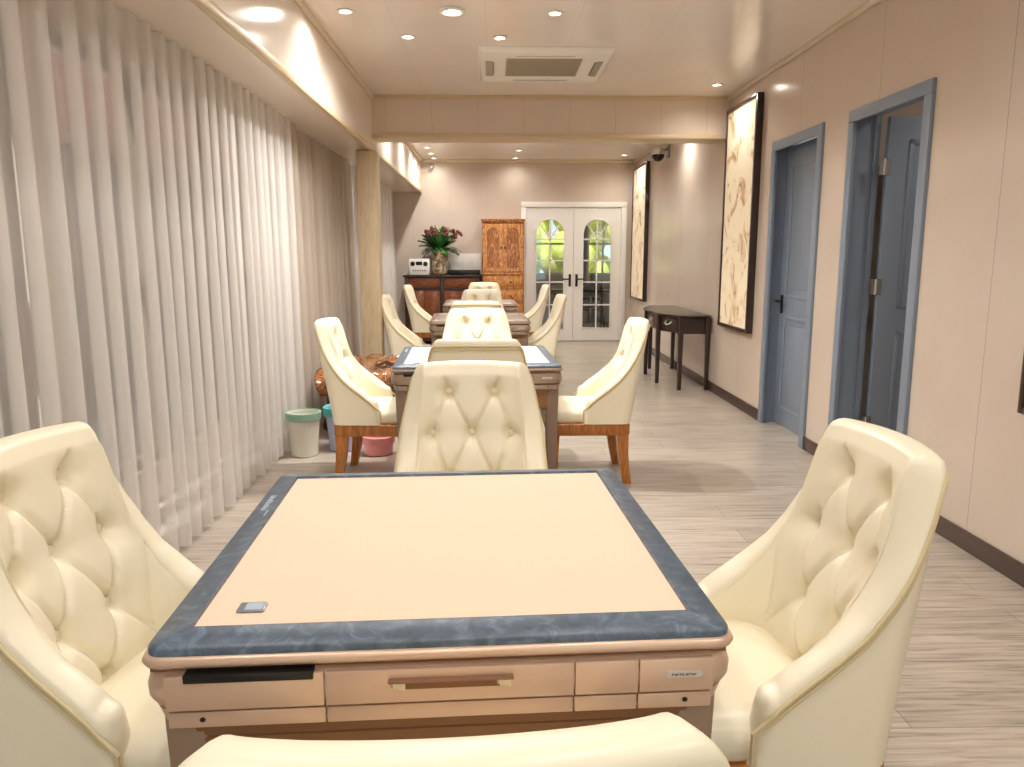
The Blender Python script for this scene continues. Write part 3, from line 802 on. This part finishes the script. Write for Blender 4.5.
# ------------------------------------------------------------------ far wall furniture
def sideboard():
    X0, X1, Y0, H = -1.40, -.235, 12.2, 1.10
    r = empty('sideboard', ((X0+X1)/2, (Y0+12.68)/2, 0)); tag(r, 'dark framed sideboard with brown doors below the vase', 'sideboard')
    hx = (X1-X0)/2; hy = (12.68-Y0)/2
    c = MB(); c.box(-hx, -hy+.02, .06, hx, hy, H-.04, bev=.004)
    for x in (-hx, -.03, hx-.06): c.box(x, -hy, .0, x+.06, -hy+.05, H-.03, bev=.004)
    c.box(-hx, -hy+.004, .86, hx, -hy+.04, .90); c.box(-hx, -hy+.004, .06, hx, -hy+.04, .12)
    c.build('carcass', M['dark_wood'], r); box('top', M['dark_wood'], r, -hx-.02, -hy-.02, H-.04, hx+.02, hy, H, bev=.006)
    for x0, x1 in ((-hx+.065, -.035), (.035, hx-.065)):
        d = box('drawer', M['side_wood'], r, x0, -hy+.008, .905, x1, -hy+.03, 1.05, bev=.004)
        MB().sphere(((x0+x1)/2, -hy-.002, .975), .014).build('knob', M['rose_dk'], d)
        m_ = (x0+x1)/2
        for a, b_, k in ((x0, m_-.004, m_-.04), (m_+.004, x1, m_+.04)):
            q = MB(); q.box(a, -hy+.008, .125, b_, -hy+.028, .855, bev=.003)
            q.box(a+.05, -hy+.002, .19, b_-.05, -hy+.02, .79, bev=.005)
            dd = q.build('door', M['side_wood'], r); MB().sphere((k, -hy, .5), .012).build('knob', M['rose_dk'], dd)
sideboard()
SB = 1.10
r = empty('radio', (-1.18, 12.42, SB)); tag(r, 'white tabletop radio with dark dials on the sideboard', 'radio')
b = MB(); b.loft([rrect(.155, .09, .02, 0), rrect(.165, .095, .02, .02), rrect(.165, .095, .02, .23), rrect(.155, .088, .02, .25)]); b.build('body', M['white'], r)
for x in (-.10, .10): MB().tube([(x, -.092, .17), (x, -.102, .17)], .036, 16).build('dial', M['black'], r)
box('display', M['black'], r, -.05, -.099, .15, .05, -.09, .205, bev=.003)
k = MB()
for i in range(6): k.box(-.10+i*.036, -.099, .055, -.078+i*.036, -.09, .08, bev=.002)
k.build('button_row', M['pad'], r)

r = empty('vase', (-.86, 12.42, SB)); tag(r, 'tall mottled vase of leaves and dark blooms on the sideboard', 'vase')
MB().lathe([(.09, 0), (.12, .01), (.135, .12), (.125, .25), (.10, .34), (.11, .385), (.10, .385), (.09, .34), (.08, .2)], 24).build('body', M['vase'], r)
rnd = random.Random(11); lf = MB(); bl = MB(); st = MB()
for i in range(120):
    a = rnd.uniform(0, 2*PI); el = rnd.uniform(.0, 1.3); ln = rnd.uniform(.20, .36)
    d = Vector((math.cos(a)*math.cos(el), math.sin(a)*math.cos(el)*.6, math.sin(el)*.95+.1)); base = Vector((0, 0, .37))+d*.05
    side = d.cross(Vector((0, 0, 1))); side = side.normalized() if side.length > .1 else Vector((1, 0, 0))
    wd = rnd.uniform(.028, .06); upv = side.cross(d).normalized()
    rows_ = []
    for j in range(6):
        u = j/5; p_ = base+d*ln*u+Vector((0, 0, -.16*u*u*max(0, 1-el)))
        w_ = wd*math.sin(PI*min(.97, .08+.9*u))
        rows_.append([p_-side*w_+upv*.008, p_, p_+side*w_+upv*.008, p_-upv*.003])
    lf.loft(rows_)
    if i % 5 == 0:
        el2 = rnd.uniform(.8, 1.4); d2 = Vector((math.cos(a)*math.cos(el2)*1.4, math.sin(a)*math.cos(el2)*.7, math.sin(el2)))
        e_ = Vector((0, 0, .36))+d2*rnd.uniform(.27, .37)
        st.tube([(0, 0, .34), tuple((Vector((0, 0, .34))+e_)/2+Vector((0, 0, .02))), tuple(e_)], .004, 5)
        for q in range(5): bl.sphere(e_+Vector((rnd.uniform(-.025, .025), rnd.uniform(-.025, .025), rnd.uniform(-.02, .03))), .022, seg=7)
lf.build('leaves', M['leaf'], r); bl.build('blooms', M['bloom'], r); st.build('stems', M['leaf'], r)

r = empty('media_box', (-.46, 12.42, SB)); tag(r, 'flat black box on the right half of the sideboard', 'box')
MB().box(-.27, -.17, .012, .24, .17, .075, bev=.006).build('case', M['black'], r)
k = MB()
for x in (-.23, .20):
    for y in (-.14, .14): k.tube([(x, y, 0), (x, y, .014)], .015, 10)
k.build('feet', M['black'], r)
box('display', M['black_gloss'], r, -.08, -.1715, .03, .08, -.169, .055)
o = MB().box(-.74, 12.655, SB+.002, -.20, 12.685, SB+.33, bev=.006).build('panel_board', M['white'])  # board stands in for a soft-edged pale patch on the wall
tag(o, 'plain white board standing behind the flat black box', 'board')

def cabinet():
    X0, X1, Y0, H = -.185, .47, 12.3, 1.96
    r = empty('cabinet', ((X0+X1)/2, (Y0+12.68)/2, 0)); tag(r, 'tall knotty orange wooden cabinet with arched doors beside the white doors', 'cabinet')
    hx = (X1-X0)/2; hy = (12.68-Y0)/2
    c = MB(); c.box(-hx, -hy+.02, .08, hx, hy, H-.05, bev=.003); c.box(-hx+.02, -hy+.04, 0, hx-.02, hy, .09)
    c.build('carcass', M['pine_dk'], r)
    k = MB(); k.loft([rrect(hx-.005, hy-.005, .006, H-.06, 2), rrect(hx+.012, hy+.012, .006, H-.03, 2), rrect(hx+.018, hy+.015, .006, H, 2)]); k.build('cornice', M['pine_dk'], r)
    k = MB(); k.box(-hx-.008, -hy-.012, 1.10, hx+.008, -hy+.05, 1.135, bev=.006); k.build('ledge', M['pine'], r)
    def door(x0, x1, z0, z1, kx):
        q = MB(); yy0, yy1 = -hy-.0, -hy+.022
        g0, g1 = x0+.055, x1-.055; gz0, sp, gz1 = z0+.06, z1-.17, z1-.06; cx = (g0+g1)/2; hw = (g1-g0)/2
        ar = lambda x: sp+(gz1-sp)*math.sqrt(max(0, 1-((x-cx)/hw)**2))
        q.box(x0, yy0, z0, g0, yy1, z1); q.box(g1, yy0, z0, x1, yy1, z1); q.box(g0, yy0, z0, g1, yy1, gz0)
        xs = [g0+(g1-g0)*i/14 for i in range(15)]
        q.poly([(x, ar(x)) for x in xs]+[(x, z1) for x in reversed(xs)], yy0, yy1)
        d = q.build('door', M['pine'], r)
        p_ = MB(); ins = lambda x: cx+(x-cx)*.86
        p_.poly([(g0, gz0), (g1, gz0)]+[(x, ar(x)) for x in reversed(xs)], yy0+.012, yy1)
        p_.poly([(ins(g0), gz0+.02), (ins(g1), gz0+.02)]+[(ins(x), ar(x)-.02) for x in reversed(xs)], yy0+.004, yy1)
        p_.build('panel', M['pine_dk'], d)
        MB().sphere((kx, yy0-.012, (z0+z1)/2), .016).build('knob', M['black'], d)
    door(-hx+.015, -.004, 1.15, H-.07, -.03); door(.004, hx-.015, 1.15, H-.07, .03)
    for i, (z0, z1) in enumerate(((.88, 1.09), (.66, .87), (.44, .65))):
        q = MB(); q.box(-hx+.015, -hy, z0, hx-.015, -hy+.022, z1, bev=.004); q.box(-hx+.06, -hy-.008, z0+.035, hx-.06, -hy+.01, z1-.035, bev=.006)
        d = q.build('drawer', M['pine'], r)
        for x in (-.12, .12): MB().sphere((x, -hy-.018, (z0+z1)/2), .016).build('knob', M['black'], d)
    for x0, x1 in ((-hx+.015, -.004), (.004, hx-.015)):
        q = MB(); q.box(x0, -hy, .10, x1, -hy+.022, .43, bev=.004); q.box(x0+.05, -hy-.006, .15, x1-.05, -hy+.01, .38, bev=.006); q.build('door', M['pine'], r)
cabinet()

# ------------------------------------------------------------------ ceiling fittings
def aircon():
    r = empty('air_conditioner', (.39, 6.44, ZC-.001)); tag(r, 'white square ceiling air conditioner with grey centre grille', 'air conditioner')
    h, g = .505, .29
    p_ = MB(); p_.loft([rrect(h, h, .02, 0), rrect(h, h, .02, -.012), rrect(h-.02, h-.02, .03, -.036), rrect(h-.12, h-.12, .02, -.04), rrect(g+.02, g+.02, .01, -.036), rrect(g, g, .01, -.028)], caps=False)
    p_.build('fascia', M['white'], r)
    gr = MB(); gr.box(-g, -g, -.03, g, g, -.012)
    for i in range(24): y = -g+.012+i*(2*g-.02)/24; gr.box(-g+.01, y, -.036, g-.01, y+.012, -.028)
    gr.build('grille', M['grille'], r)
    for k in range(4):
        q = MB(); q.box(-.24, -h+.055, -.042, .24, -h+.105, -.030); o = q.build('louvre', M['grille'] if k in (1, 3) else M['white'], r)
        o.rotation_euler.z = k*PI/2
        q = MB(); q.box(-.22, -h+.108, -.0415, .22, -h+.118, -.032); o2 = q.build('slot', M['black'], r); o2.rotation_euler.z = k*PI/2
aircon()

LG = 'recessed ceiling downlights'
def downlight(x, y, label, r_=.035, watts=70, size=164, blend=.8, col=(1, .955, .895), proto=[None]):
    if proto[0] is None:
        o = empty('downlight')
        MB().lathe([(.045, 0), (.052, -.004), (.050, -.010), (.037, -.012), (.033, -.004)], 24, caps=False).build('trim_ring', M['white'], o)
        MB().lathe([(.034, -.001), (.034, -.005), (.02, -.007), (.004, -.0075)], 20).build('lens', M['glow'], o)
        proto[0] = o
    else: o = copy_tree(proto[0])
    o.location = (x, y, ZC); s = r_/.035; o.scale = (s, s, s)
    tag(o, label, 'ceiling light', LG)
    L = bpy.data.lights.new('spot', 'SPOT'); L.energy = watts; L.spot_size = R(size); L.spot_blend = blend; L.shadow_soft_size = .03; L.color = col
    lo = bpy.data.objects.new('spot', L); COL.objects.link(lo); lo.location = (x, y, ZC-.02)
    return o
W0 = 37
downlight(-.917, 5.12, 'recessed downlight beside the left bulkhead, at the photo\'s top edge', watts=W0)
downlight(-.254, 5.10, 'larger bright downlight at the top, second from the left bulkhead', .055, watts=W0*4.2)
downlight(.387, 5.13, 'recessed downlight right of the larger bright one, above the air conditioner in the photo', watts=W0)
downlight(-.59, 5.68, 'recessed downlight left of the air conditioner, one row behind the larger one', watts=W0)
downlight(.047, 5.69, 'recessed downlight at the near edge of the air conditioner, in the second row', watts=W0)
downlight(1.982, 7.14, 'recessed downlight near the right wall just before the beam', watts=W0*.5)
downlight(-.93, 11.24, 'nearest of three downlights in a row by the bulkhead past the beam', watts=W0)
downlight(-.93, 11.88, 'middle of three downlights in a row by the bulkhead past the beam', watts=W0)
downlight(-.93, 12.45, 'farthest of three downlights by the bulkhead, next to the far wall', watts=W0*.2)
downlight(.333, 12.4, 'downlight in front of the glass doors, right next to the far wall', watts=W0*.2)
downlight(.366, 11.5, 'downlight past the beam, one step nearer than the one at the far wall', watts=W0)
downlight(1.972, 12.0, 'downlight past the beam in the right corner above the far picture', watts=W0*.7)
HID = 'recessed downlight hidden behind the beam'
for x, y, k in ((-.93, 8.7, 1), (.37, 8.7, 1), (2.0, 9.2, 1), (-.93, 10.1, 1), (.37, 10.1, 1)): downlight(x, y, HID, watts=W0*k)
OUT = 'recessed downlight above the nearest table, beyond the photo\'s top edge'
for x, y, k in ((-.92, 2.6, 1), (.37, 3.4, 1), (-.25, 2.6, 1), (1.3, 2.6, 1), (.5, 1.1, 1), (-.92, .9, 1), (-.1, .2, 1), (1.5, .5, 1), (-.3, -1.2, 1), (1.3, -1.2, 1)): downlight(x, y, OUT, watts=W0*k*.58)

downlight(3.3, 4.2, 'recessed downlight in the side room behind the open door', watts=W0*.6)  # added lamp, out of view, to light the open door leaf
sl = bpy.data.lights.new('daylight_sun', 'SUN'); sl.energy = 8; sl.angle = R(1); sl.color = (1, .96, .88)
so = bpy.data.objects.new('daylight_sun', sl); COL.objects.link(so); so.rotation_euler = (R(35), 0, R(-14))
pl = bpy.data.lights.new('window_portal', 'AREA'); pl.shape = 'RECTANGLE'; pl.size = 3.4; pl.size_y = 2.0; pl.cycles.is_portal = True  # guides sky light through the added rear window
po_ = bpy.data.objects.new('window_portal', pl); COL.objects.link(po_); po_.location = (.2, YB-.12, 1.5); po_.rotation_euler = (R(90), 0, 0)
# ------------------------------------------------------------------ world, camera, colour
wd = bpy.data.worlds.new('World'); scene.world = wd; wd.use_nodes = True
bg = wd.node_tree.nodes['Background']; bg.inputs['Color'].default_value = (.92, .96, 1, 1); bg.inputs['Strength'].default_value = 1.5

F, CX, CY, VX, VY = 772., 512, 383.5, 494, 255.5
pit = math.atan((CY-VY)/F); yaw = math.atan((CX-VX)/math.hypot(F, CY-VY))
cd = bpy.data.cameras.new('Camera'); cam = bpy.data.objects.new('Camera', cd); COL.objects.link(cam)
cd.sensor_width = 36; cd.lens = F/1024*36; cd.clip_start = .02
cam.location = (0, 0, 1.40); cam.rotation_euler = (PI/2-pit, 0, -yaw)
scene.camera = cam
vs = scene.view_settings
scene.display_settings.display_device = 'sRGB'
vs.view_transform = 'Standard'; vs.look = 'None'; vs.gamma = 1; vs.use_curve_mapping = False
vs.exposure = 0.5
c = scene.cycles
c.max_bounces = 10; c.diffuse_bounces = 6; c.glossy_bounces = 4; c.transparent_max_bounces = 12; c.transmission_bounces = 4
c.sample_clamp_indirect = 6; c.caustics_reflective = False; c.caustics_refractive = False
